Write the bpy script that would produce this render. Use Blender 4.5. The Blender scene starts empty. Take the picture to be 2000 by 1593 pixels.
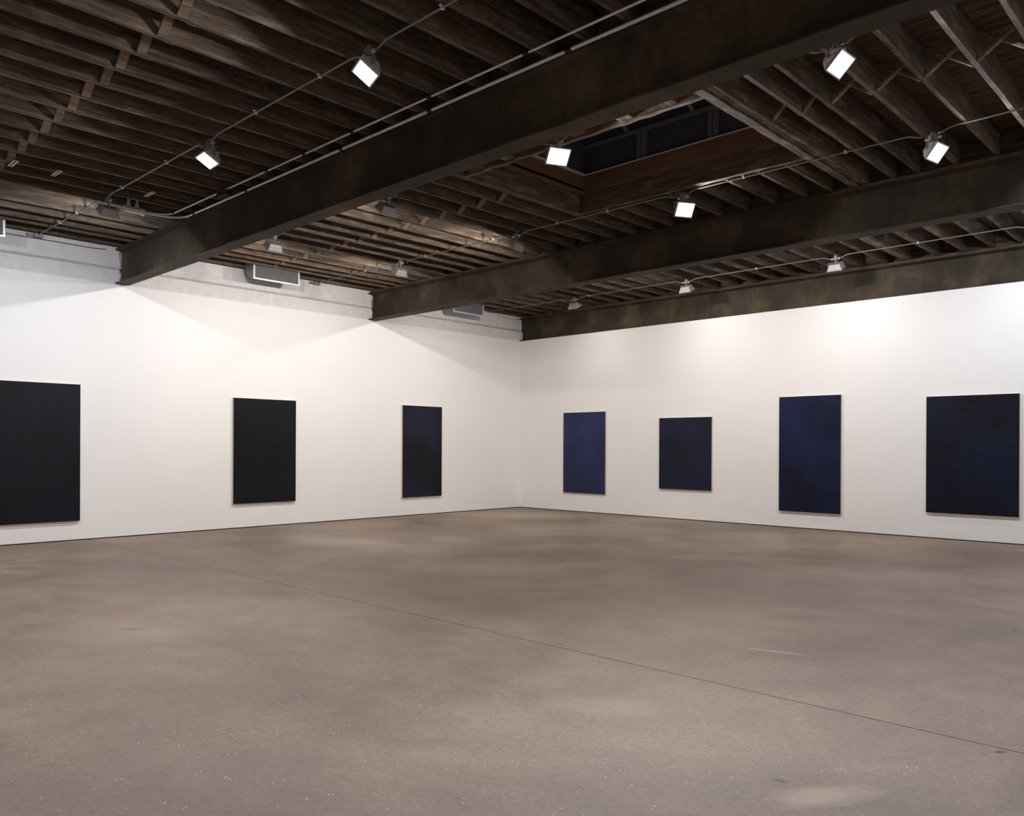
import bpy, math, random
from mathutils import Vector, Matrix
random.seed(7)
S = bpy.context.scene
COL = S.collection
R = math.radians

# ------------------------------------------------------------------ materials
def srgb(r, g, b):
    def f(c):
        c /= 255.0
        return c/12.92 if c <= 0.04045 else ((c+0.055)/1.055)**2.4
    return (f(r), f(g), f(b), 1.0)

class N:
    """small node-graph helper"""
    def __init__(self, name):
        self.m = bpy.data.materials.new(name); self.m.use_nodes = True
        self.t = self.m.node_tree; self.b = self.t.nodes['Principled BSDF']
        self.tc = self.t.nodes.new('ShaderNodeTexCoord')
    def node(self, kind, **kw):
        n = self.t.nodes.new(kind)
        for k, v in kw.items():
            if k in n.inputs.keys(): self.put(n.inputs[k], v)
            else: setattr(n, k, v)
        return n
    def put(self, sock, v):
        if hasattr(v, 'is_output'): self.t.links.new(v, sock)
        elif hasattr(v, 'outputs'): self.t.links.new(v.outputs[0], sock)
        else: sock.default_value = v
    def mapv(self, scale=(1, 1, 1), loc=(0, 0, 0), rot=(0, 0, 0), src='Object'):
        n = self.node('ShaderNodeMapping')
        self.put(n.inputs['Vector'], self.tc.outputs[src])
        n.inputs['Scale'].default_value = scale; n.inputs['Location'].default_value = loc
        n.inputs['Rotation'].default_value = rot
        return n
    def noise(self, vec, scale, detail=4, rough=0.55, dist=0.0):
        n = self.node('ShaderNodeTexNoise'); self.put(n.inputs['Vector'], vec)
        n.inputs['Scale'].default_value = scale; n.inputs['Detail'].default_value = detail
        n.inputs['Roughness'].default_value = rough; n.inputs['Distortion'].default_value = dist
        return n.outputs['Fac']
    def ramp(self, fac, stops):
        n = self.node('ShaderNodeValToRGB'); self.put(n.inputs['Fac'], fac)
        e = n.color_ramp.elements
        while len(e) < len(stops): e.new(0.5)
        for i, (p, c) in enumerate(stops):
            e[i].position = p; e[i].color = c if len(c) == 4 else (*c, 1)
        return n.outputs['Color']
    def mix(self, fac, a, b, mode='MIX'):
        n = self.node('ShaderNodeMixRGB', blend_type=mode)
        self.put(n.inputs[0], fac); self.put(n.inputs[1], a); self.put(n.inputs[2], b)
        return n.outputs[0]
    def math(self, op, a, b=0.0, c=0.0):
        n = self.node('ShaderNodeMath', operation=op)
        self.put(n.inputs[0], a); self.put(n.inputs[1], b); self.put(n.inputs[2], c)
        return n.outputs[0]
    def bump(self, h, strength, dist=0.01):
        n = self.node('ShaderNodeBump'); self.put(n.inputs['Height'], h)
        n.inputs['Strength'].default_value = strength; n.inputs['Distance'].default_value = dist
        self.put(self.b.inputs['Normal'], n.outputs[0])
    def base(self, c): self.put(self.b.inputs['Base Color'], c)
    def set(self, rough=None, metal=None, spec=None):
        if rough is not None: self.put(self.b.inputs['Roughness'], rough)
        if metal is not None: self.put(self.b.inputs['Metallic'], metal)
        if spec is not None: self.put(self.b.inputs['Specular IOR Level'], spec)

GREY = lambda v: (v, v, v, 1)

def mat_wood(name, lo, mid, hi, white=0.0, rnd=True, along='y'):
    """rough-sawn timber, grain along local Y"""
    k = N(name)
    v = k.mapv((9, 0.55, 9) if along == 'y' else (0.55, 9, 9))
    if rnd:
        oi = k.node('ShaderNodeObjectInfo')
        off = k.node('ShaderNodeVectorMath', operation='ADD')
        k.put(off.inputs[0], v); sc = k.math('MULTIPLY', oi.outputs['Random'], 37.0)
        k.put(off.inputs[1], sc); v = off
    g = k.noise(v, 3.0, 6, 0.65, 0.8)
    f = k.noise(v, 16.0, 5, 0.7)
    c = k.ramp(g, [(0.28, lo), (0.5, mid), (0.74, hi)])
    c = k.mix(0.45, c, k.ramp(f, [(0.3, GREY(0.25)), (0.7, GREY(1.0))]), 'MULTIPLY')
    if rnd:
        tone = k.math('MULTIPLY_ADD', oi.outputs['Random'], 0.55, 0.72)
        c = k.mix(1.0, c, tone, 'MULTIPLY')
    if white > 0:                                     # old limewash left on the wood
        w = k.noise(k.mapv((5, 1.2, 5) if along == 'y' else (1.2, 5, 5)), 2.2, 6, 0.7)
        c = k.mix(k.ramp(w, [(0.5, GREY(0)), (0.66, GREY(white))]), c, srgb(150, 140, 128))
    k.base(c); k.set(rough=0.8, spec=0.25)
    k.bump(f, 0.5, 0.006)
    return k.m

def mat_steel():
    k = N('painted_rusty_steel')
    v = k.mapv((1, 1, 1))
    a = k.noise(v, 1.3, 5, 0.6); b = k.noise(v, 45, 3, 0.7); d = k.noise(k.mapv((3, 3, 0.7)), 5, 5, 0.65)
    c = k.ramp(a, [(0.3, srgb(46, 40, 34)), (0.5, srgb(63, 55, 45)), (0.7, srgb(92, 77, 59))])
    c = k.mix(0.5, c, k.ramp(d, [(0.35, GREY(0.55)), (0.7, GREY(1.15))]), 'MULTIPLY')
    speck_glint = k.math('MULTIPLY', k.ramp(b, [(0.57, GREY(0)), (0.66, GREY(1))]), k.ramp(a, [(0.42, GREY(0.12)), (0.6, GREY(0.6))]))
    c = k.mix(k.math('MULTIPLY', speck_glint, 0.5), c, srgb(128, 117, 104))  # pale specks, glints among them put into the base colour
    k.base(c); k.set(rough=k.ramp(b, [(0.3, GREY(0.55)), (0.7, GREY(0.8))]), spec=0.16)
    k.bump(b, 0.4, 0.003)
    return k.m

def mat_drywall():
    k = N('white_wall_paint')
    v = k.mapv()
    big = k.noise(v, 0.5, 3, 0.5)
    c = k.mix(k.ramp(big, [(0.35, GREY(0)), (0.7, GREY(0.5))]), srgb(238, 236, 232), srgb(232, 229, 225))
    vo = k.node('ShaderNodeTexVoronoi', Scale=0.75)    # a few old nail marks
    k.put(vo.inputs['Vector'], k.mapv(loc=(3.1, 1.7, 0.4)))
    spot = k.math('LESS_THAN', vo.outputs['Distance'], 0.009)
    c = k.mix(k.math('MULTIPLY', spot, 0.6), c, srgb(120, 112, 104))
    k.base(c); k.set(rough=0.75, spec=0.2)
    k.bump(k.noise(v, 90, 2), 0.06, 0.002)
    return k.m

def mat_brick():
    k = N('whitewashed_brick')
    sx = k.node('ShaderNodeSeparateXYZ'); k.put(sx.inputs[0], k.tc.outputs['Object'])
    cv = k.node('ShaderNodeCombineXYZ'); k.put(cv.inputs[0], sx.outputs[1]); k.put(cv.inputs[1], sx.outputs[2])
    br = k.node('ShaderNodeTexBrick'); k.put(br.inputs['Vector'], cv)
    br.inputs['Scale'].default_value = 1.0; br.inputs['Brick Width'].default_value = 0.215
    br.inputs['Row Height'].default_value = 0.073; br.inputs['Mortar Size'].default_value = 0.007
    br.inputs['Mortar Smooth'].default_value = 0.6
    br.inputs['Color1'].default_value = srgb(221, 217, 216); br.inputs['Color2'].default_value = srgb(219, 215, 213)
    br.inputs['Mortar'].default_value = srgb(216, 212, 210)
    n = k.noise(k.mapv(), 7, 6, 0.7)
    c = k.mix(0.4, br.outputs['Color'], k.ramp(n, [(0.25, srgb(205, 200, 197)), (0.55, GREY(1))]), 'MULTIPLY')
    k.base(c); k.set(rough=0.85, spec=0.2)
    k.bump(k.math('ADD', k.math('MULTIPLY', br.outputs['Fac'], -0.09), n), 0.5, 0.008)
    return k.m

def mat_simple(name, col, rough=0.5, metal=0.0, spec=0.5, bump=0.0, vary=0.15, scale=20):
    k = N(name)
    n = k.noise(k.mapv(), scale, 4, 0.6)
    c = k.mix(vary, col, k.ramp(n, [(0.3, GREY(0.35)), (0.7, GREY(1.0))]), 'MULTIPLY')
    k.base(c); k.set(rough=rough, metal=metal, spec=spec)
    if bump: k.bump(n, bump, 0.004)
    return k.m

def mat_floor():
    k = N('worn_concrete')
    v = k.mapv()
    a = k.noise(v, 0.35, 6, 0.62, 0.4); b = k.noise(v, 2.2, 6, 0.65); f = k.noise(v, 75, 3, 0.75); g = k.noise(v, 24, 4, 0.7)
    c = k.ramp(a, [(0.32, srgb(113, 97, 86)), (0.5, srgb(132, 115, 101)), (0.66, srgb(152, 134, 118))])
    c = k.mix(0.6, c, k.ramp(b, [(0.3, GREY(0.66)), (0.65, GREY(1.08))]), 'MULTIPLY')
    c = k.mix(0.55, c, k.ramp(g, [(0.33, GREY(0.7)), (0.6, GREY(1.06))]), 'MULTIPLY')
    c = k.mix(0.6, c, k.ramp(f, [(0.34, GREY(0.52)), (0.46, GREY(0.98)), (0.62, GREY(1.04)), (0.74, GREY(1.5))]), 'MULTIPLY')
    vo = k.node('ShaderNodeTexVoronoi', Scale=26.0); k.put(vo.inputs['Vector'], v)    # pale aggregate chips
    chip = k.math('MULTIPLY', k.math('LESS_THAN', vo.outputs['Distance'], 0.13), k.math('GREATER_THAN', k.noise(v, 11, 2), 0.56))
    c = k.mix(k.math('MULTIPLY', chip, 0.6), c, srgb(205, 192, 176))
    # individual stains: x, y, half length, half width, turn, colour, strength
    sx = k.node('ShaderNodeSeparateXYZ'); k.put(sx.inputs[0], k.tc.outputs['Object'])
    wob = k.math('MULTIPLY_ADD', k.noise(v, 9, 4, 0.7), 1.1, -0.55)
    for (px, py, rx, ry, ang, col, st) in [
            (6.5, -1.15, .14, .06, .7, srgb(60, 52, 46), .6), (1.48, -11.0, .03, .03, 0, srgb(40, 34, 30), .9),
            (6.97, -12.0, .13, .05, .8, srgb(86, 74, 66), .6), (7.2, -12.1, .6, .5, .3, srgb(180, 165, 148), .14),
            (12.74, -10.08, .04, .015, .9, srgb(40, 34, 30), .9), (12.14, -6.94, .04, .03, 0, srgb(45, 38, 34), .8),
            (12.12, -11.17, .05, .035, 0, srgb(80, 70, 66), .8), (12.32, -11.2, .32, .12, 1.0, srgb(178, 160, 142), .45),
            (11.0, -9.0, .3, .03, .25, srgb(190, 176, 160), .4), (5.6, -4.4, 2.2, .8, .75, srgb(90, 80, 70), .34), (6.2, -6.6, 1.6, .9, .8, srgb(96, 84, 74), .35), (11.6, -5.0, 1.5, .9, .6, srgb(96, 84, 78), .3),
            (2.9, -7.3, 1.0, .7, .4, srgb(172, 156, 138), .3), (1.6, -1.6, 2.0, 1.2, .75, srgb(182, 164, 138), .45), (10.9, -10.9, .5, .22, .6, srgb(176, 160, 142), .3)]:  # includes the broad pale patch by the room corner
        dx = k.math('SUBTRACT', sx.outputs[0], px); dy = k.math('SUBTRACT', sx.outputs[1], py)
        ca, sa = math.cos(ang), math.sin(ang)
        u = k.math('ADD', k.math('MULTIPLY', dx, ca/rx), k.math('MULTIPLY', dy, sa/rx))
        w = k.math('ADD', k.math('MULTIPLY', dx, -sa/ry), k.math('MULTIPLY', dy, ca/ry))
        d = k.math('ADD', k.math('SQRT', k.math('ADD', k.math('MULTIPLY', u, u), k.math('MULTIPLY', w, w))), wob)
        mk = k.ramp(d, [(0.35, GREY(st)), (1.0, GREY(0))])
        c = k.mix(mk, c, col)
    k.base(c)
    k.set(rough=k.ramp(b, [(0.3, GREY(0.5)), (0.7, GREY(0.68))]), spec=0.4)
    k.bump(k.math('ADD', f, g), 0.25, 0.003)
    return k.m

def mat_canvas(name, col, tint, ang, seed, streak=0.5):
    streak *= 1.25
    """plain dark monochrome paint with brushed streaks"""
    k = N(name)
    v = k.mapv((1, 1, 1), rot=(ang, 0, 0), loc=(seed, seed*.7, 0), src='Object')
    st = k.node('ShaderNodeMapping'); k.put(st.inputs['Vector'], v); st.inputs['Scale'].default_value = (1, 0.5, 16)
    s = k.noise(st, 2.2, 5, 0.7, 0.3)
    big = k.noise(k.mapv(loc=(seed*3, 0, seed)), 0.9, 2, 0.5)
    c = k.mix(k.ramp(big, [(0.38, GREY(0)), (0.62, GREY(1))]), col, tint)
    hi = tuple(min(1, x*2.0+0.006) for x in tint[:3])+(1,)
    c = k.mix(k.math('MULTIPLY', k.ramp(s, [(0.56, GREY(0)), (0.74, GREY(1))]), streak), c, hi)
    k.base(c); k.set(rough=k.ramp(s, [(0.4, GREY(0.42)), (0.7, GREY(0.55))]), spec=0.15)
    k.bump(s, 0.25, 0.002)
    return k.m

def mat_emit(name, col, strength):
    k = N(name)
    k.base(GREY(0.8)); k.b.inputs['Emission Color'].default_value = col
    k.b.inputs['Emission Strength'].default_value = strength
    return k.m

WD = mat_wood('old_joist_timber', srgb(62, 51, 43), srgb(93, 78, 65), srgb(136, 116, 94), 0.4)
WDX = mat_wood('old_cross_timber', srgb(58, 46, 37), srgb(84, 68, 55), srgb(118, 97, 76), 0.2, False, 'x')
WDHX = mat_wood('weathered_cross_timber', srgb(66, 52, 42), srgb(106, 88, 72), srgb(150, 134, 116), 0.8, False, 'x')
WDB = mat_wood('pale_brace_timber', srgb(96, 80, 66), srgb(132, 112, 94), srgb(164, 144, 122), 0.2)
WDH = mat_wood('weathered_header_timber', srgb(66, 52, 42), srgb(106, 88, 72), srgb(150, 134, 116), 0.8)
WRED = mat_wood('reddish_brown_board', srgb(92, 66, 50), srgb(112, 82, 62), srgb(130, 98, 76), 0.0, False, 'x')
DECK = None
def mat_deck():
    k = N('ceiling_deck_planks')
    v = k.mapv((0.6, 5, 1))
    g = k.noise(v, 3, 6, 0.75, 1.4); f = k.noise(v, 12, 4, 0.7)
    c = k.ramp(g, [(0.3, srgb(58, 46, 36)), (0.5, srgb(98, 77, 58)), (0.7, srgb(142, 114, 84))])
    sx = k.node('ShaderNodeSeparateXYZ'); k.put(sx.inputs[0], k.tc.outputs['Object'])
    fr = k.math('FRACT', k.math('MULTIPLY', sx.outputs[1], 1/0.14))
    gap = k.math('LESS_THAN', fr, 0.06)
    c = k.mix(0.4, c, k.ramp(f, [(0.3, GREY(0.3)), (0.7, GREY(1))]), 'MULTIPLY')
    c = k.mix(gap, c, srgb(20, 15, 12))
    k.base(c); k.set(rough=0.85, spec=0.2); k.bump(k.math('SUBTRACT', f, gap), 0.6, 0.01)
    return k.m
DECK = mat_deck()
STEEL = mat_steel()
DRY = mat_drywall(); BRICK = mat_brick()
MORTAR = mat_simple('smeared_mortar', srgb(200, 190, 185), 0.9, 0, 0.2, 0.8, 0.3, 14)
FLOOR = mat_floor()
GALV = mat_simple('galvanised_steel', srgb(222, 225, 230), 0.35, 0.3, 0.5, 0.05, 0.25, 30)
GALVD = mat_simple('dull_galvanised_steel', srgb(140, 138, 134), 0.5, 0.45, 0.5, 0.05, 0.3, 30)
DUCT = mat_simple('galvanised_duct_sheet', srgb(150, 156, 164), 0.45, 0.75, 0.5, 0.05, 0.25, 12)
BLACK = mat_simple('black_void', srgb(16, 14, 13), 0.95, 0, 0.1, 0, 0.1)
REVEAL = mat_simple('painted_gap_shade', srgb(78, 72, 62), 0.8, 0, 0.2, 0, 0.1)  # dark colour stands in for the shade inside the wall-foot gap
ALU = mat_simple('cast_aluminium_housing', srgb(188, 183, 182), 0.5, 0.15, 0.5, 0.03, 0.15, 25)
DARKM = mat_simple('dark_bronze_metal', srgb(52, 47, 43), 0.5, 0.5, 0.5, 0, 0.15)
LINEN = mat_simple('raw_linen', srgb(222, 204, 176), 0.9, 0, 0.1, 0.3, 0.25, 120)
WHITEP = mat_simple('white_plastic', srgb(225, 222, 218), 0.5, 0, 0.4, 0, 0.05)
SKYG = mat_simple('dark_skylight_glass', srgb(74, 76, 82), 0.25, 0, 0.5, 0, 0.1)
SKYF = mat_simple('dull_skylight_frame', srgb(112, 112, 114), 0.6, 0.2, 0.4, 0, 0.15)

# ------------------------------------------------------------------ mesh helpers
class MB:
    def __init__(self): self.v = []; self.f = []
    def add(self, vs, fs, M=None):
        o = len(self.v)
        self.v += [tuple(M @ Vector(p)) if M else tuple(p) for p in vs]
        self.f += [tuple(i+o for i in q) for q in fs]
        return self
    def box(self, x0, x1, y0, y1, z0, z1, M=None):
        vs = [(x0, y0, z0), (x1, y0, z0), (x1, y1, z0), (x0, y1, z0), (x0, y0, z1), (x1, y0, z1), (x1, y1, z1), (x0, y1, z1)]
        return self.add(vs, [(0, 3, 2, 1), (4, 5, 6, 7), (0, 1, 5, 4), (1, 2, 6, 5), (2, 3, 7, 6), (3, 0, 4, 7)], M)
    def prism(self, prof, a0, a1, axis='x', M=None):
        """profile (two coords) extruded along an axis; profile anticlockwise"""
        n = len(prof)
        def P(a, q):
            return (a, q[0], q[1]) if axis == 'x' else ((q[0], a, q[1]) if axis == 'y' else (q[0], q[1], a))
        vs = [P(a0, q) for q in prof]+[P(a1, q) for q in prof]
        fs = [(i, (i+1) % n, n+(i+1) % n, n+i) for i in range(n)]+[tuple(range(n))[::-1], tuple(range(n, 2*n))]
        return self.add(vs, fs, M)
    def tube(self, pts, r, seg=10):
        pts = [Vector(p) for p in pts]; n = len(pts); vs = []; fs = []
        up = Vector((0, 0, 1))
        for i, p in enumerate(pts):
            d = (pts[min(i+1, n-1)]-pts[max(i-1, 0)]).normalized()
            a = d.cross(up)
            if a.length < 1e-3: a = d.cross(Vector((0, 1, 0)))
            a.normalize(); b = a.cross(d)
            for j in range(seg):
                t = 2*math.pi*j/seg
                vs.append(tuple(p+a*r*math.cos(t)+b*r*math.sin(t)))
        for i in range(n-1):
            for j in range(seg):
                k = (j+1) % seg
                fs.append((i*seg+j, i*seg+k, (i+1)*seg+k, (i+1)*seg+j))
        fs += [tuple(range(seg))[::-1], tuple((n-1)*seg+j for j in range(seg))]
        return self.add(vs, fs)
    def build(self, name, mat, parent=None, loc=None, smooth=False, bevel=0.0):
        me = bpy.data.meshes.new(name); me.from_pydata(self.v, [], self.f)
        me.validate(); me.materials.append(mat)
        import bmesh
        bm = bmesh.new(); bm.from_mesh(me); bmesh.ops.recalc_face_normals(bm, faces=bm.faces)
        if bevel > 0:
            bmesh.ops.bevel(bm, geom=list(bm.edges), offset=bevel, segments=1, affect='EDGES', clamp_overlap=True)
        bm.to_mesh(me); bm.free()
        if smooth:
            for p in me.polygons: p.use_smooth = True
        o = bpy.data.objects.new(name, me); COL.objects.link(o)
        if parent: o.parent = parent
        if loc: o.location = loc
        return o

def empty(name, loc=(0, 0, 0)):
    o = bpy.data.objects.new(name, None); COL.objects.link(o); o.location = loc
    o.empty_display_size = 0.1
    return o
def tag(o, label, cat, group=None, kind=None):
    o['label'] = label; o['category'] = cat
    if group: o['group'] = group
    if kind: o['kind'] = kind
    return o
def structure(o, label=None):
    o['kind'] = 'structure'
    if label: o['label'] = label
    return o
def dup(root, loc, label=None, group=None, rot=None):
    r = root.copy(); COL.objects.link(r); r.location = loc
    if rot: r.rotation_euler = rot
    if label: r['label'] = label
    if group: r['group'] = group
    for ch in list(root.children):
        c = ch.copy(); COL.objects.link(c); c.parent = r
        for g in list(ch.children):
            d = g.copy(); COL.objects.link(d); d.parent = c
    return r

# ------------------------------------------------------------------ room
XR, YB = 17.2, -19.6            # right-hand and rear limits of the hall
H = 4.12; ZT = 4.72; ZD = 5.005
# floor: two slabs with a saw-cut joint between them
fl = MB().box(-.2, XR, -10.018+.004, .2, -.15, 0).box(-.2, XR, YB, -10.018-.004, -.15, 0).box(-.2, XR, -10.05, -9.98, -.2, -.012)
structure(fl.build('floor', FLOOR), 'worn brown-grey concrete floor with a saw-cut joint')

wl = structure(MB().box(-.14, 0, YB, 0, .017, H).build('wall_left', DRY), 'white painted wall under the brick band on the left')
def brick_part(y0, y1, jag0, jag1):
    """upper and lower brick courses with broken ends beside the steel beams"""
    m = MB(); rows = 4; zc = 4.375
    for (za, zb, xf) in ((H, zc-.02, -.012), (zc+.012, ZT+.01, -.04)):
        hh = (zb-za)/rows
        for i in range(rows):
            a = y0-(random.uniform(0, .02) if jag0 else 0); b = y1+(random.uniform(-.024, .003) if jag1 else 0)
            m.box(-.19, xf, a, b, za+i*hh, za+(i+1)*hh)
    m.build('brick_band', BRICK, wl)
    n = 60; s = MB(); vs = []; fs = []
    for i in range(n+1):
        y = y0+.02+(y1-y0-.04)*i/n; j = random.uniform(-.006, .006)
        vs += [(-.2, y, zc-.024), (-.009+j*.4, y, zc-.026+j), (-.03, y, zc+.020+random.uniform(-.004, .01)), (-.2, y, zc+.02)]
        if i: fs += [tuple(4*(i-1)+k for k in (q, (q+1) % 4))+tuple(4*i+k for k in ((q+1) % 4, q)) for q in range(4)]
    s.add(vs, fs).build('mortar_band', MORTAR, wl)
brick_part(YB, -9.520, False, True)
brick_part(-9.49, -4.488, True, True)
brick_part(-4.45, .095, True, False)
MB().box(-.3, -.192, YB, .3, .017, 5.2).build('backing', BLACK, wl)
structure(MB().box(0, XR, 0, .14, .017, H).build('wall_right', DRY), 'white painted wall under the last steel beam')
structure(MB().box(0, XR, .3, .4, H-.1, 5.2).build('wall_right_upper', BLACK))
structure(MB().box(-.1, XR, YB-.1, YB, 0, 5.2).build('wall_back', DRY))
structure(MB().box(XR, XR+.1, YB, .4, 0, 5.2).build('wall_side', DRY))
structure(MB().box(-.13, -.02, YB, .1, 0, .017).build('gap_shade_left', REVEAL), 'recessed gap at the foot of the wall, its shade painted as a dark strip')  # no board here: a strip coloured dark for the gap's shade
structure(MB().box(-.1, XR, .02, .13, 0, .017).build('gap_shade_right', REVEAL), 'recessed gap at the foot of the wall, its shade painted as a dark strip')

# skylight opening
SX0, SX1, SY0, SY1 = 6.78, 9.86, -8.02, -5.93
dk = MB()
dk.box(-.3, SX0, YB, .4, ZD, ZD+.03).box(SX1, XR, YB, .4, ZD, ZD+.03)
dk.box(SX0, SX1, YB, SY0, ZD, ZD+.03).box(SX0, SX1, SY1, .4, ZD, ZD+.03)
structure(dk.build('ceiling', DECK), 'dark timber plank deck above the joists')

# ------------------------------------------------------------------ steel beams
def ibeam(yn, yf, z0, z1, label):
    yc = (yn+yf)/2; ft = .022; wt = .009
    prof = [(yn, z0), (yf, z0), (yf, z0+ft*.8), (yc+wt, z0+ft*1.9), (yc+wt, z1-ft*1.9), (yf, z1-ft*.8), (yf, z1),
            (yn, z1), (yn, z1-ft*.8), (yc-wt, z1-ft*1.9), (yc-wt, z0+ft*1.9), (yn, z0+ft*.8)]
    r = MB().prism(prof, -.006, XR-.02, 'x').build('steel_beam', STEEL)
    tag(r, label, 'beam')
    # timber plate the joists sit on
    MB().box(-.006, XR-.02, yc-.06, yc+.06, z1, ZT).build('timber_plate', WDX, r)
    MB().box(-.006, XR-.02, yc+.017, yc+.033, ZT+.002, ZD-.004).build('rim_board', WDX, r)
    return r
ibeam(-9.615, -9.40, H+.005, 4.69, 'deep rusty brown steel beam nearest the viewer, with conduits along its top')
ibeam(-4.60, -4.355, H+.005, 4.68, 'deep rusty brown steel beam in the middle of the room, beyond the skylight')
ibeam(-.02, .22, H+.005, 4.68, 'rusty brown steel beam resting over the top of the right-hand white wall')
ibeam(-14.60, -14.38, H+.005, 4.69, 'steel beam overhead at the near edge of the room')

# ------------------------------------------------------------------ joists
TH = .042
def joist_mesh(L, z0=ZT, z1=ZD, th=TH, seed=0):
    """slightly wavy rough-sawn joist along Y, origin at the near end, bottom at z=0"""
    rnd = random.Random(seed); n = 14; m = MB(); vs = []; fs = []
    for i in range(n+1):
        y = L*i/n; w = rnd.uniform(-.003, .003); b = rnd.uniform(-.004, .004) if 0 < i < n else 0
        vs += [(-th/2+w, y, max(b, -.002)), (th/2+w, y, max(b, -.002)), (th/2+w, y, z1-z0), (-th/2+w, y, z1-z0)]
        if i: fs += [tuple(4*(i-1)+k for k in (q, (q+1) % 4))+tuple(4*i+k for k in ((q+1) % 4, q)) for q in range(4)]
    fs += [(3, 2, 1, 0), tuple(4*n+k for k in range(4))]
    return m.add(vs, fs)
protos = {}
def joist(x, y0, y1, label, group, mat=WD, th=TH, z0=ZT, name='ceiling_joist'):
    key = (round(y1-y0, 3), mat.name, th, z0, name, int(random.random()*3))
    if key not in protos:
        o = joist_mesh(y1-y0, z0=z0, th=th, seed=hash(round(y1-y0, 2))+key[5]).build(name, mat); protos[key] = o
    else:
        o = protos[key].copy(); COL.objects.link(o)
    o.location = (x, y0, z0)
    tag(o, label, 'joist', group)
    return o

GA = 'joists between the near steel beam and the viewer'
GB = 'joists left of the skylight'
GT = 'short joists beyond the skylight'
GR = 'joists right of the skylight'
GC = 'joists between the middle beam and the right-hand wall'
XA = [7.71+.4064*k for k in range(-18, 13)]
XA = [.08, .52]+[x for x in XA if x > .75]
for x in XA:
    joist(x, -14.49+.05, -9.495, 'dark rough-sawn joist of the ceiling bay nearest the viewer, left of the near steel beam', GA)
XB = [.08, .52, .82]+[6.62-.3925*k for k in range(14, 0, -1)]
for x in XB:
    joist(x, -9.47, -4.465, 'brown rough-sawn joist in the middle ceiling bay, between left wall and skylight', GB)
joist(6.60, -9.47, -4.465, 'left half of the doubled joist along the left edge of the skylight', None, th=.05, name='trimmer_joist')
joist(6.655, -9.47, -4.465, 'right half of the doubled joist along the left edge of the skylight', None, th=.05, name='trimmer_joist')
joist(9.915, -9.47, -4.465, 'pitted weathered joist forming the right edge of the skylight', None, WDH, .09, ZT-.012, name='trimmer_joist')
joist(10.02, -9.47, -4.465, 'weathered orange-brown joist doubled against the right skylight edge joist', None, WDH, .085, name='trimmer_joist')
XRt = [10.36, 10.64, 11.04, 11.45, 11.86, 12.27, 12.68, 13.08, 13.49]
for x in XRt:
    joist(x, -9.47, -4.465, 'brown joist with diagonal cross braces in the ceiling right of the skylight', GR)
XT = [6.98, 7.28, 7.66, 8.06, 8.47, 8.87, 9.28, 9.62]
for x in XT:
    joist(x, -5.845, -4.465, 'short brown joist from the far skylight header to the middle steel beam', GT)
XC = [.08, .52]+[.93+.409*k for k in range(0, 30)]
for x in XC:
    th = TH
    if 8.95 < x < 9.15: continue
    joist(x, -4.44, .112, 'brown joist in the far ceiling bay, above the right-hand white wall', GC, th=th)
joist(9.045, -4.44, .112, 'weathered wide joist in the far ceiling bay, beyond the middle beam at right', None, WDH, .11, name='doubled_joist')

# skylight headers, curb and monitor
def header(y0, y1, mat, label, z0=ZT, x0=None, x1=None):
    m = MB()
    x0 = 6.685 if x0 is None else x0; x1 = 9.865 if x1 is None else x1
    n = 22; rnd = random.Random(int(y0*100)); vs = []; fs = []
    for i in range(n+1):
        x = x0+(x1-x0)*i/n; b = rnd.uniform(-.006, .008)
        vs += [(x, y0, z0+b), (x, y0, ZD), (x, y1, ZD), (x, y1, z0+b)]
        if i: fs += [tuple(4*(i-1)+k for k in (q, (q+1) % 4))+tuple(4*i+k for k in ((q+1) % 4, q)) for q in range(4)]
    fs += [(0, 1, 2, 3), (4*n+3, 4*n+2, 4*n+1, 4*n)]
    o = m.add(vs, fs).build('skylight_header', mat); return tag(o, label, 'header')
header(-8.075, -8.02, WDHX, 'whitish weathered header board at the near edge of the skylight, behind the steel beam')
header(-5.93, -5.892, WDX, 'weathered header board facing the skylight opening on its far edge')
header(-5.886, -5.848, WDHX, 'second header board doubled behind the far skylight edge, where short joists end', z0=ZT+.004)
for i, (x, s) in enumerate([(7.35, .05), (8.35, .07), (8.95, .06), (9.45, .05)]):
    tag(MB().box(x, x+.1+s, -8.12-s, -8.075, ZT+.02, ZT+.09+s*.5).build('wood_block', WDH),
        'broken wooden scrap nailed behind the near skylight header, group by the steel beam', 'wood block', 'scraps behind the near skylight header')

sk = empty('skylight', (8.32, -6.97, ZD)); tag(sk, 'dark rectangular skylight in the ceiling right of the near beam', 'skylight')
def rel(mb, name, mat, parent=sk):
    o = mb.build(name, mat, parent); o.matrix_parent_inverse = Matrix.Translation(-sk.location) if parent is sk else Matrix()
    return o
zc0, zc1 = 4.985, 5.21
rel(MB().box(SX0, SX1, SY1-.035, SY1-.001, zc0, zc1), 'curb_board', WRED)
rel(MB().box(SX0, SX1, SY0, SY0+.035, zc0+.05, zc1), 'curb_board', WRED)
rel(MB().box(SX0-.035, SX0, SY0, SY1, zc0-.03, zc1), 'curb_board', WRED)
rel(MB().box(SX1, SX1+.035, SY0, SY1, zc0+.05, zc1), 'curb_board', WRED)
rel(MB().box(SX0, SX1, SY1-.045, SY1+.01, zc1, zc1+.014).box(SX0-.01, SX0+.045, SY0, SY1-.045, zc1, zc1+.014), 'flashing', GALV)
zt = 5.60
rel(MB().box(SX0-.1, SX1+.1, SY1+.03, SY1+.06, zc1, zt+.4), 'side_pane', SKYG)
rel(MB().box(SX0-.1, SX1+.1, SY0-.06, SY0-.03, zc1, zt+.4), 'side_pane', SKYG)
rel(MB().box(SX0-.1, SX0-.05, SY0-.06, SY1+.06, zc1, zt+.4), 'side_pane', SKYG)
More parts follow.
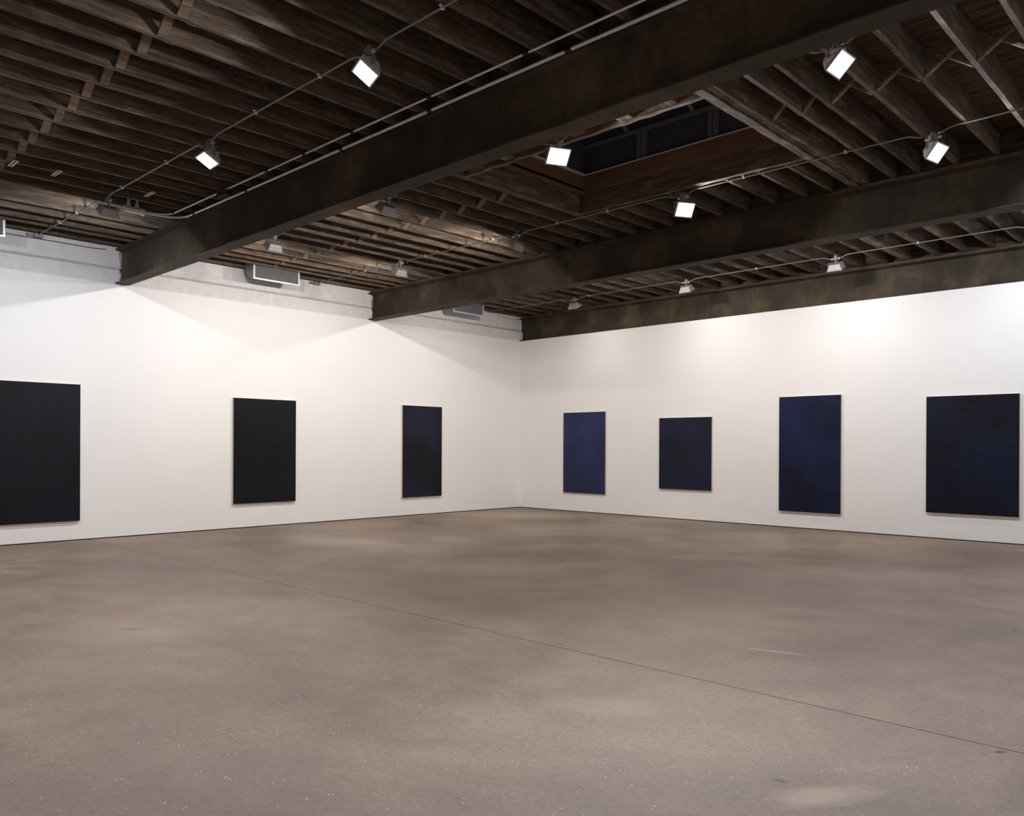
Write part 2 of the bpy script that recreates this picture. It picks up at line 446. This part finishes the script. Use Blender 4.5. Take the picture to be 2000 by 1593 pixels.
rel(MB().box(SX1+.05, SX1+.1, SY0-.06, SY1+.06, zc1, zt+.4), 'side_pane', SKYG)
rel(MB().box(SX0-.1, SX1+.1, SY0-.1, SY1+.1, zt+.4, zt+.43), 'roof_pane', SKYG)
for x in (7.64, 8.68):
    rel(MB().box(x, x+.05, SY1-.01, SY1+.03, zc1+.014, zt).box(x+.055, x+.135, SY1+.005, SY1+.03, zc1+.014, zt), 'mullion', SKYF)
rel(MB().box(SX0-.05, SX1+.05, SY1-.01, SY1+.03, zt, zt+.035), 'rail', SKYF)
for x in (7.46, 8.44):
    rel(MB().prism([(SY1-.3, zt+.23), (SY1, zt+.03), (SY1+.02, zt+.06), (SY1-.28, zt+.26)], x, x+.05, 'x'), 'rafter', SKYF)

# ------------------------------------------------------------------ cross bridging
def brace_mb(dx, up, w=.07):
    z0, z1 = (.012, ZD-ZT-.02) if up else (ZD-ZT-.02, .012)
    t = .011; a = Vector((0, 0, z0)); b = Vector((dx, 0, z1)); d = (b-a).normalized(); n = Vector((-d.z, 0, d.x))*t
    y0, y1 = (-w-.004, -.004) if up else (.004, w+.004)
    vs = []
    for y in (y0, y1):
        vs += [tuple(a+n+Vector((0, y, 0))), tuple(b+n+Vector((0, y, 0))), tuple(b-n+Vector((0, y, 0))), tuple(a-n+Vector((0, y, 0)))]
    return MB().add(vs, [(0, 1, 2, 3), (7, 6, 5, 4), (0, 4, 5, 1), (1, 5, 6, 2), (2, 6, 7, 3), (3, 7, 4, 0)])
bproto = {}
def bridging(xs, y, label, group, w=.075):
    for a, b in zip(xs[:-1], xs[1:]):
        gap = b-a-TH-.012
        if gap < .15 or gap > .6 or a < .3: continue
        key = (round(gap, 2), w)
        loc = (a+TH/2+.006, y+random.uniform(-.012, .012), ZT)
        if key not in bproto:
            r = empty('cross_bridging', loc)
            brace_mb(key[0]-.004, True, w).build('brace', WDB, r); brace_mb(key[0]-.004, False, w).build('brace', WDB, r)
            bproto[key] = r
        else: r = dup(bproto[key], loc)
        tag(r, label, 'bracing', group)
bridging(XA, -11.92, 'crossed wooden brace pair between joists in the bay nearest the viewer', 'cross braces in the near ceiling bay')
bridging([x for x in XB]+[6.60], -7.03, 'crossed wooden brace pair between joists left of the skylight', 'cross braces left of the skylight')
bridging([10.05]+XRt, -7.07, 'thin crossed brace pair between joists right of the skylight', 'cross braces right of the skylight', .045)

# ------------------------------------------------------------------ floodlights
# local frame: origin = centre of the glass, +X = beam direction
FW, FH = .232, .18
def face_box(w0, h0, x0, w1, h1, x1):
    vs = [(x0, -w0/2, -h0/2), (x0, w0/2, -h0/2), (x0, w0/2, h0/2), (x0, -w0/2, h0/2),
          (x1, -w1/2, -h1/2), (x1, w1/2, -h1/2), (x1, w1/2, h1/2), (x1, -w1/2, h1/2)]
    return vs, [(0, 1, 2, 3), (7, 6, 5, 4), (0, 4, 5, 1), (1, 5, 6, 2), (2, 6, 7, 3), (3, 7, 4, 0)]
def floodlight(gx, gy, gz, th, ph, power, col, label, group, glass_col):
    """gx,gy,gz: glass centre; th: heading; ph: downward tilt (degrees)"""
    M = Matrix.Rotation(R(th), 4, 'Z') @ Matrix.Rotation(R(ph), 4, 'Y')
    T = Matrix.Translation((gx, gy, gz)) @ M
    back = T @ Vector((-.055, 0, 0))
    jx, jy, jz = back.x, back.y, 4.655
    root = empty('floodlight', (jx, jy, jz)); tag(root, label, 'lamp', group)
    I = Matrix.Translation((-jx, -jy, -jz)) @ T
    def add(mb, name, mat, **k): return mb.build(name, mat, root, **k)
    h = MB()                                             # tapering cast housing with ribs
    vs, fs = face_box(FW*.78, FH*.62, -.088, FW*1.03, FH*1.04, -.010); h.add(vs, fs, I)
    hs = add(h, 'housing', ALU, bevel=.006)
    rb = MB()
    for yy in (-.35, -.175, 0, .175, .35):
        rb.box(-.100, -.088, yy*FW-.004, yy*FW+.004, -FH*.27, FH*.27, I)
    rb.box(-.050, -.042, -FW*.47, FW*.47, FH*.42, FH*.455, I).box(-.050, -.042, -FW*.47, FW*.47, -FH*.455, -FH*.42, I)
    add(rb, 'cooling_fins', ALU)
    bz = MB()                                            # bezel
    a, b = FW/2-.004, FH/2-.004; t = .010
    bz.box(-.012, .008, -a-t, -a+.002, -b-t, b+t, I).box(-.012, .008, a-.002, a+t, -b-t, b+t, I)
    bz.box(-.012, .008, -a+.002, a-.002, -b-t, -b+.002, I).box(-.012, .008, -a+.002, a-.002, b-.002, b+t, I)
    add(bz, 'bezel', ALU)
    g = MB().box(-.009, -.001, -a+.006, a-.006, -b+.006, b-.006, I)
    add(g, 'glass', glass_col)
    # yoke: side arms and crossbar up to the stem
    yk = MB(); loc = Matrix.Translation((-jx, -jy, -jz))
    hd = Matrix.Rotation(R(th), 4, 'Z')
    cz = back.z-jz
    yk.box(-.012, .012, -a*1.0-.014, -a*1.0-.008, cz-.015, -.060, hd).box(-.012, .012, a+.008, a+.014, cz-.015, -.060, hd)
    yk.box(-.012, .012, -a-.014, a+.014, -.066, -.060, hd)
    add(yk, 'yoke', GALVD)
    add(MB().tube([(0, 0, -.06), (0, 0, -.02)], .013, 10), 'stem', GALVD, smooth=False)
    jb = MB().tube([(0, 0, -.028), (0, 0, .028)], .045, 16); jb.tube([(0, 0, .028), (0, 0, .060)], .022, 12)
    jbx = add(jb, 'junction_box', GALVD)
    MB().tube([(-.075, 0, .004), (-.045, 0, 0)], .016, 10).build('hub', GALV, jbx)
    MB().tube([(.045, 0, 0), (.075, 0, .004)], .016, 10).build('hub', GALV, jbx)
    L = bpy.data.lights.new('lamp_beam', 'AREA'); L.shape = 'RECTANGLE'; L.size = FH*.35; L.size_y = FW*.5
    L.energy = power; L.color = col; L.spread = R(180 if 150 < th < 200 or 80 < th < 100 else 162)
    lo = bpy.data.objects.new('lamp_beam', L); COL.objects.link(lo); lo.parent = root
    # area light shines along its -Z: turn it to the housing's +X
    lo.matrix_local = I @ Matrix.Translation((.012, 0, 0)) @ Matrix.Rotation(R(-90), 4, 'Y')
    return root
GLW = mat_emit('glowing_lamp_glass', (1, .97, 1.0, 1), 14)
WARM = (1.0, .94, .905); NEUT = (1.0, .965, .975); COOL = (.85, .90, 1.0)
P0 = 60
def lamp(x, y, z, th, ph, p, c, label, group=None): return floodlight(x, y, z, th, ph, p*P0, c, label, group, GLW)
g1 = 'lit floodlights facing the viewer'; g2 = 'floodlights seen from behind, aimed at the left wall'; g3 = 'floodlights aimed at the right-hand wall'
lamp(8.411, -10.778, 4.492, 251, 56, 1.25, NEUT, 'lit floodlight hanging left of the near steel beam, brightest at upper centre', g1)
lamp(5.592, -10.743, 4.483, 266, 60, 1.25, NEUT, 'small lit floodlight at upper left, second along the left conduit', g1)
lamp(8.303, -8.276, 4.504, 333, 44, 1.25, NEUT, 'glowing floodlight by the left corner of the skylight, just beyond the near beam', g1)
lamp(8.275, -5.796, 4.49, 329, 34, 1.25, NEUT, 'glowing floodlight beyond the skylight, in front of the middle steel beam', g1)
lamp(11.185, -8.208, 4.548, 357, 47, 1.25, COOL, 'tilted lit floodlight at top right under the near steel beam', g1)
lamp(11.186, -5.746, 4.499, 350, 40, 1.25, COOL, 'lit floodlight at far right, above the middle steel beam', g1)
lamp(2.70, -10.70, 4.50, 182, 54, 1.0, COOL, 'dark-backed floodlight by the galvanised pipe elbow on the left', g2)
lamp(2.64, -8.30, 4.49, 180, 54, 1.02, NEUT, 'floodlight with bright back just above the mesh-fronted duct outlet', g2)
lamp(5.42, -8.30, 4.50, 180, 50, 1.1, WARM, 'floodlight seen from behind just under the near steel beam, left of centre', g2)
lamp(2.66, -5.90, 4.49, 178, 52, 1.0, WARM, 'small floodlight on the middle conduit, above where the middle beam meets the left wall', g2)
lamp(5.37, -5.85, 4.50, 188, 48, 1.1, WARM, 'shaded floodlight at the centre, beside brightly lit joists', g2)
lamp(2.70, -1.17, 4.50, 92, 64, .17, WARM, 'tiny floodlight above the right-hand wall, closest to the room corner', g3)
lamp(5.45, -1.15, 4.50, 90, 64, .17, WARM, 'tiny floodlight above the right-hand wall, middle of the row of three', g3)
lamp(8.31, -1.15, 4.49, 90, 64, .18, NEUT, 'floodlight above the right-hand wall, rightmost of the row of three', g3)
lamp(11.15, -1.15, 4.49, 90, 64, .24, COOL, 'floodlight of the wall-washing row beyond the right edge of view', g3)
lamp(13.9, -1.15, 4.49, 90, 64, .24, COOL, 'last floodlight of the wall-washing row, near the side wall', g3)
for x, th, ph, p, c, lb in [(2.70, 180, 46, .9, WARM, 'left wall'), (5.45, 90, 52, 1.45, WARM, 'shortest navy painting'), (8.3, 90, 52, 1.35, NEUT, 'tall blue painting'), (11.1, 90, 52, 1.4, COOL, 'wide midnight painting')]:
    lamp(x, -3.30, 4.52, th, ph, p, c, 'floodlight hidden behind the middle steel beam, aimed at the '+lb)
for i, (x, y, th) in enumerate([(11.2, -10.76, 270), (13.95, -10.76, 300), (2.7, -13.2, 180), (5.55, -13.2, 270), (8.35, -13.2, 270), (11.2, -13.2, 270), (13.95, -5.8, 350), (13.95, -8.25, 350)]):
    lamp(x, y, 4.50, th, 48 if x > 3 else 56, 1.25 if x > 3 else .85, COOL if x < 5 or x > 10 else NEUT, 'floodlight outside the view, along the conduits overhead', 'floodlights outside the view')

# ------------------------------------------------------------------ conduits
ZC = 4.700
def conduit(y, xs, x0, x1, r, label, clips, yf=None):
    run = empty('electrical_conduit', (x0, y, ZC)); tag(run, label, 'conduit')
    T = Matrix.Translation((-x0, -y, -ZC))
    def seg(pts):
        o = MB().tube(pts, r, 10).build('pipe', GALVD, run, smooth=True); o.data.transform(T); return o
    cur = x0
    for xj in list(xs)+[None]:
        pts = []
        if cur == x0: pts += [(x0, y, ZC)]
        else: pts += [(cur+.076, y, 4.659), (cur+.12, y, 4.668), (cur+.19, y, ZC-.006), (cur+.25, y, ZC)]
        end = x1 if xj is None else xj
        if xj is None: pts += [(x1, y, ZC)]
        else: pts += [(xj-.25, y, ZC), (xj-.19, y, ZC-.006), (xj-.12, y, 4.668), (xj-.076, y, 4.659)]
        seg(pts); cur = end
    for cx in clips:
        o = MB().box(cx-.012, cx+.012, y-.03, y+r+.006, ZC+r, ZC+r+.004).box(cx-.012, cx+.012, y-r-.004, y+r+.004, ZC-r-.004, ZC+r).build('clip', GALV, run)
        o.data.transform(T)
    return run
def jx(x, th, ph):  # where the junction box of a lamp sits along x
    return x-.055*math.cos(R(th))*math.cos(R(ph))
conduit(-10.742, [jx(2.70, 182, 54), jx(5.592, 266, 60), jx(8.411, 251, 56), 11.2], .06, 13.0, .0095,
        'thin metal conduit on the left, strung with two lit floodlights', [1.0, 1.7, 3.3, 4.6, 6.6, 7.7, 9.3])
conduit(-8.285, [jx(2.64, 180, 54), jx(5.42, 180, 50), jx(8.303, 333, 44), jx(11.185, 357, 47)], .06, 13.0, .0085,
        'thin metal conduit close behind the near steel beam', [3.9, 7.1, 9.6])
conduit(-5.84, [jx(2.66, 178, 52), jx(5.37, 188, 48), jx(8.275, 329, 34), jx(11.186, 350, 40)], .06, 13.0, .0085,
        'thin metal conduit running across the middle bay past the skylight', [1.6, 3.3, 4.9, 6.2, 7.1, 9.1, 10.3])
conduit(-3.30, [jx(2.70, 180, 46), 5.45, 8.3, 11.1], .06, 13.2, .0085, 'conduit hidden behind the middle steel beam', [4.0, 7.0])
conduit(-1.19, [2.70, 5.45, 8.31, 11.15], .06, 13.2, .0085,
        'thin metal conduit above the right-hand wall in the far bay', [3.1, 6.9, 9.6])
for (y, lab) in [(-10.742, 'small grey wall box where the left conduit meets the brick'), (-5.84, 'small dark wall box right of the mesh-fronted duct outlet')]:
    b = MB().box(-.05, .05, y-.06, y+.06, 4.655, 4.715)
    b.box(-.04, .03, y-.15, y-.06, 4.665, 4.705)
    tag(b.build('wall_box', GALVD, bevel=.004), lab, 'junction box')

def arc(c, r, a0, a1, z, n=10):
    return [(c[0]+r*math.cos(a0+(a1-a0)*i/n), c[1]+r*math.sin(a0+(a1-a0)*i/n), z) for i in range(n+1)]
def side_pipe(y, rr, r, label, clips, z):
    # runs along the beam, bends at the left end and returns to the steel elbow box
    run = empty('beam_conduit', (3.0, y, z)); tag(run, label, 'conduit'); T = Matrix.Translation((-3.0, -y, -z))
    cx = 2.50+rr
    pts = [(13.6, y, z), (cx, y, z)]+arc((cx, y-rr), rr, R(90), R(180), z)[1:]+[(2.50, -10.17, z)]
    o = MB().tube(pts, r, 12).build('pipe', GALV, run, smooth=True); o.data.transform(T)
    for c in clips:
        k = MB().tube([(c-.03, y, z), (c+.03, y, z)], r+.005, 12).box(c-.012, c+.012, y-.006, y+.006, z+r, ZT)
        kk = k.build('coupling', DARKM, run); kk.data.transform(T)
side_pipe(-9.665, .30, .0155, 'thick bright conduit bending off the near steel beam toward the left wall', [2.95, 4.4, 6.45, 7.9, 9.6, 11.2], 4.672)
side_pipe(-9.842, .24, .0105, 'slimmer conduit running parallel beside the thick one along the near beam', [2.7, 4.1, 5.2, 6.0, 6.9, 8.1, 9.3], 4.685)
eb = MB().tube([(2.50, -10.17, 4.675), (2.50, -10.42, 4.675)], .045, 14)
e = eb.build('pipe_fitting', GALV, smooth=False); tag(e, 'shiny galvanised pipe fitting where both beam conduits end, beside dark floodlight', 'pipe fitting')
MB().tube([(2.50, -10.16, 4.675), (2.50, -10.20, 4.675)], .054, 12).build('locknut', GALV, e)
MB().tube([(2.50, -10.25, 4.71), (2.50, -10.25, 4.93)], .020, 12).build('riser', GALV, e)
MB().tube([(2.50, -10.36, 4.71), (2.50, -10.36, 4.93)], .020, 12).build('riser', GALV, e)
MB().tube([(2.50, -10.25, 4.70), (2.50, -10.25, 4.755)], .029, 12).build('coupling', GALV, e)
MB().tube([(2.50, -10.36, 4.70), (2.50, -10.36, 4.755)], .029, 12).build('coupling', GALV, e)

# junction box sitting on the slim conduit, beside the near beam
tag(MB().box(4.05, 4.30, -9.89, -9.80, 4.60, 4.665).build('conduit_box', DARKM, bevel=.004), 'dark box on the slim conduit beside the near steel beam', 'junction box')

# thin cables along the brick top
tag(MB().tube([(-.006, -11.2, 4.645), (-.006, -10.9, 4.642)]+[(-.006, -10.5+.2*i, 4.646-.002*math.sin(i)) for i in range(4)]+[(-.006, -9.75, 4.66)], .0045, 6).build('cable', DARKM),
    'thin dark cable along the top of the brick, left of the near beam', 'cable')
tag(MB().tube([(.03, -1.0, 4.70), (.03, -.7, 4.665), (.03, -.45, 4.632), (.04, -.3, 4.63), (.06, -.18, 4.655), (.1, -.06, 4.688)], .008, 8).build('cable', WHITEP, smooth=True),
    'white cable drooping to the beam end in the room corner', 'cable')

# perforated straps between joists
def strap(y, label):
    m = MB(); x0, x1 = 3.10, 3.36; z = ZT-.004; w = .05
    m.box(x0, x1, y-w/2, y-w/2+.009, z-.003, z).box(x0, x1, y+w/2-.009, y+w/2, z-.003, z)
    for i in range(6):
        x = x0+(x1-x0-.010)*i/5
        m.box(x, x+.010, y-w/2+.009, y+w/2-.009, z-.003, z)
    tag(m.build('perforated_strap', WHITEP), label, 'metal strap')
strap(-11.915, 'pale perforated metal strap between joists at the left edge, farthest left of three')
strap(-11.463, 'pale perforated metal strap between joists, middle of the three at left')
strap(-10.378, 'pale perforated metal strap between joists, right of three, nearest the pipe elbow')

# ------------------------------------------------------------------ duct outlets
def vent(yc, label, gmat):
    r = empty('duct_outlet', (0, yc, 4.485)); tag(r, label, 'air vent')
    z0 = 4.485; W = .92
    prof = [(.43, z0), (.43, 4.745), (.38, 4.745), (.38, 4.99), (.12, 4.99), (.12, 4.80)]
    for i in range(1, 9):
        t = R(180+90*i/8); prof.append((.43+.31*math.cos(t)*1.0, z0+.315+.315*math.sin(t)))
    prof = prof[:-1]
    # keep the curved back a closed, simple outline
    d = MB().prism(prof[::-1], -W/2, W/2, 'y'); d.v = [(x, y, z-z0) for x, y, z in d.v]
    d.build('duct', DUCT, r)
    f = MB(); h = .265; b = .022
    f.box(.431, .447, -W/2-.006, -W/2+b, -.004, h).box(.431, .447, W/2-b, W/2+.006, -.004, h)
    f.box(.431, .447, -W/2+b, W/2-b, -.004, b).box(.431, .447, -W/2+b, W/2-b, h-b, h)
    fr = f.build('frame', GALV, r)
    if gmat:
        m = MB(); step = .026; hh = h-2*b; y0 = -W/2+b; y1 = W/2-b; zb, ztp = b, h-b
        for s in (1, -1):
            y = y0-hh
            while y < y1+hh:
                a = Vector((y, zb)); c = Vector((y+s*hh*.6, ztp))
                # clip to opening
                ts = [0.0, 1.0]
                dy = c.x-a.x
                t0, t1 = 0.0, 1.0
                if dy > 0: t0 = max(t0, (y0-a.x)/dy); t1 = min(t1, (y1-a.x)/dy)
                else: t0 = max(t0, (y1-a.x)/dy); t1 = min(t1, (y0-a.x)/dy)
                if t1-t0 > .02:
                    p, q = a+(c-a)*t0, a+(c-a)*t1; w = .0028
                    dd = (q-p).normalized(); nn = Vector((-dd.y, dd.x))*w
                    xx = .436 if s == 1 else .439
                    m.add([(xx, p.x+nn.x, p.y+nn.y), (xx, q.x+nn.x, q.y+nn.y), (xx, q.x-nn.x, q.y-nn.y), (xx, p.x-nn.x, p.y-nn.y),
                           (xx+.003, p.x+nn.x, p.y+nn.y), (xx+.003, q.x+nn.x, q.y+nn.y), (xx+.003, q.x-nn.x, q.y-nn.y), (xx+.003, p.x-nn.x, p.y-nn.y)],
                          [(0, 1, 2, 3), (7, 6, 5, 4), (0, 4, 5, 1), (1, 5, 6, 2), (2, 6, 7, 3), (3, 7, 4, 0)])
                y += step
        m.build('mesh_grille', GALVD, r)
        MB().box(.4305, .4325, -W/2+b, W/2-b, b, h-b).build('opening_shade_panel', BLACK, r)  # solid black panel painting the shaded duct interior behind the mesh
    else:
        MB().box(.4305, .436, -W/2+b, W/2-b, b, h-b).build('cover_plate', DUCT, r)
    return r
vent(-6.957, 'galvanised duct outlet with diamond mesh front, high on left wall between the beams', True)
vent(-11.757, 'mesh-fronted duct outlet cut by the left edge of the picture', True)
vent(-2.165, 'smaller-looking plain-fronted duct outlet near the room corner, behind the middle beam', False)

# ------------------------------------------------------------------ paintings
def painting(side, a0, a1, z0, z1, mat, label, depth=.047):
    a, b = min(a0, a1), max(a0, a1)
    if side == 'L':
        r = empty('painting', (0, -(a+b)/2, z0)); w = b-a
        fr = MB().box(.004, depth-.003, -w/2, w/2, 0, z1-z0); cv = MB().box(depth-.003, depth, -w/2, w/2, 0, z1-z0)
    else:
        r = empty('painting', ((a+b)/2, 0, z0)); w = b-a
        fr = MB().box(-w/2, w/2, -depth+.003, -.004, 0, z1-z0); cv = MB().box(-w/2, w/2, -depth, -depth+.003, 0, z1-z0)
        # object space differs: keep the same brush direction maths by rotating the texture in the material
    tag(r, label, 'painting', 'dark paintings on the two white walls')
    fr.build('stretcher', LINEN, r)['label'] = 'raw beige linen edge'
    cv.build('canvas', mat, r)
    return r
def cm(n, c, t, ang, seed, st, side):
    m = mat_canvas(n, srgb(*c), srgb(*t), ang, seed, st)
    if side == 'R':
        for nd in m.node_tree.nodes:       # brush strokes lie in the XZ plane on this wall
            if nd.type == 'MAPPING':
                if tuple(round(q, 2) for q in nd.inputs['Scale'].default_value) == (1, .5, 16): nd.inputs['Scale'].default_value = (.5, 1, 16)
                rx = nd.inputs['Rotation'].default_value; nd.inputs['Rotation'].default_value = (0, -rx[0], 0)
    return m
painting('L', 10.150, 11.524, .312, 2.452, cm('black_paint', (17, 17, 19), (24, 25, 32), .5, 1.3, .35, 'L'),
         'large near-black painting on the left wall, cut by the left edge of the picture')
painting('L', 6.316, 7.587, .448, 2.367, cm('soft_black_paint', (21, 19, 20), (25, 24, 29), .7, 4.1, .35, 'L'),
         'near-black painting in the middle of the left white wall, with beige edge')
painting('L', 2.610, 3.725, .400, 2.387, cm('blue_black_paint', (28, 26, 32), (36, 37, 56), .95, 7.7, .35, 'L'),
         'narrow dark painting on the left wall closest to the room corner')
painting('R', 1.448, 2.679, .440, 2.305, cm('navy_paint', (38, 43, 68), (46, 52, 90), .9, 2.4, .3, 'R'),
         'bright navy blue painting on the right wall closest to the corner')
painting('R', 4.109, 5.358, .628, 2.125, cm('dull_navy_paint', (27, 29, 41), (32, 36, 56), .5, 5.6, .25, 'R'),
         'shortest dark navy painting, hung between the bright navy one and the tall one')
painting('R', 6.792, 7.961, .313, 2.465, cm('deep_blue_paint', (20, 24, 40), (28, 33, 64), .35, 9.2, .35, 'R'),
         'tallest narrow deep blue painting on the right wall')
painting('R', 9.389, 10.739, .434, 2.369, cm('midnight_paint', (19, 21, 31), (22, 28, 46), .3, 12.1, .3, 'R'),
         'wide midnight blue painting at the far right with a shadow beneath it')

# ------------------------------------------------------------------ world, camera, view
w = bpy.data.worlds.new('night'); S.world = w; w.use_nodes = True
w.node_tree.nodes['Background'].inputs[0].default_value = (.01, .012, .02, 1)
w.node_tree.nodes['Background'].inputs[1].default_value = .05

f, yaw, pitch, roll, py, CX, CY = (1580.936085, 0.763986, -0.002007, 0.00416, 875.659471, 13.762152, -14.647099)
fw = Vector((-math.sin(yaw)*math.cos(pitch), math.cos(yaw)*math.cos(pitch), math.sin(pitch)))
rt = Vector((math.cos(yaw), math.sin(yaw), 0)); up = rt.cross(fw)
r2 = rt*math.cos(roll)+up*math.sin(roll); u2 = up*math.cos(roll)-rt*math.sin(roll)
cd = bpy.data.cameras.new('camera'); cam = bpy.data.objects.new('camera', cd); COL.objects.link(cam)
M = Matrix((r2, u2, -fw)).transposed().to_4x4(); M.translation = (CX, CY, 1.5)
cam.matrix_world = M
cd.sensor_fit = 'HORIZONTAL'; cd.sensor_width = 36; cd.lens = 36*f/2000
cd.shift_y = (py-796.5)/2000; cd.clip_start = .05; cd.clip_end = 100
S.camera = cam
S.view_settings.view_transform = 'Standard'; S.view_settings.look = 'None'
S.view_settings.gamma = 1; S.view_settings.use_curve_mapping = False
S.view_settings.exposure = -0.33
S.cycles.use_denoising = True
S.cycles.max_bounces = 10; S.cycles.diffuse_bounces = 6; S.cycles.sample_clamp_indirect = 8
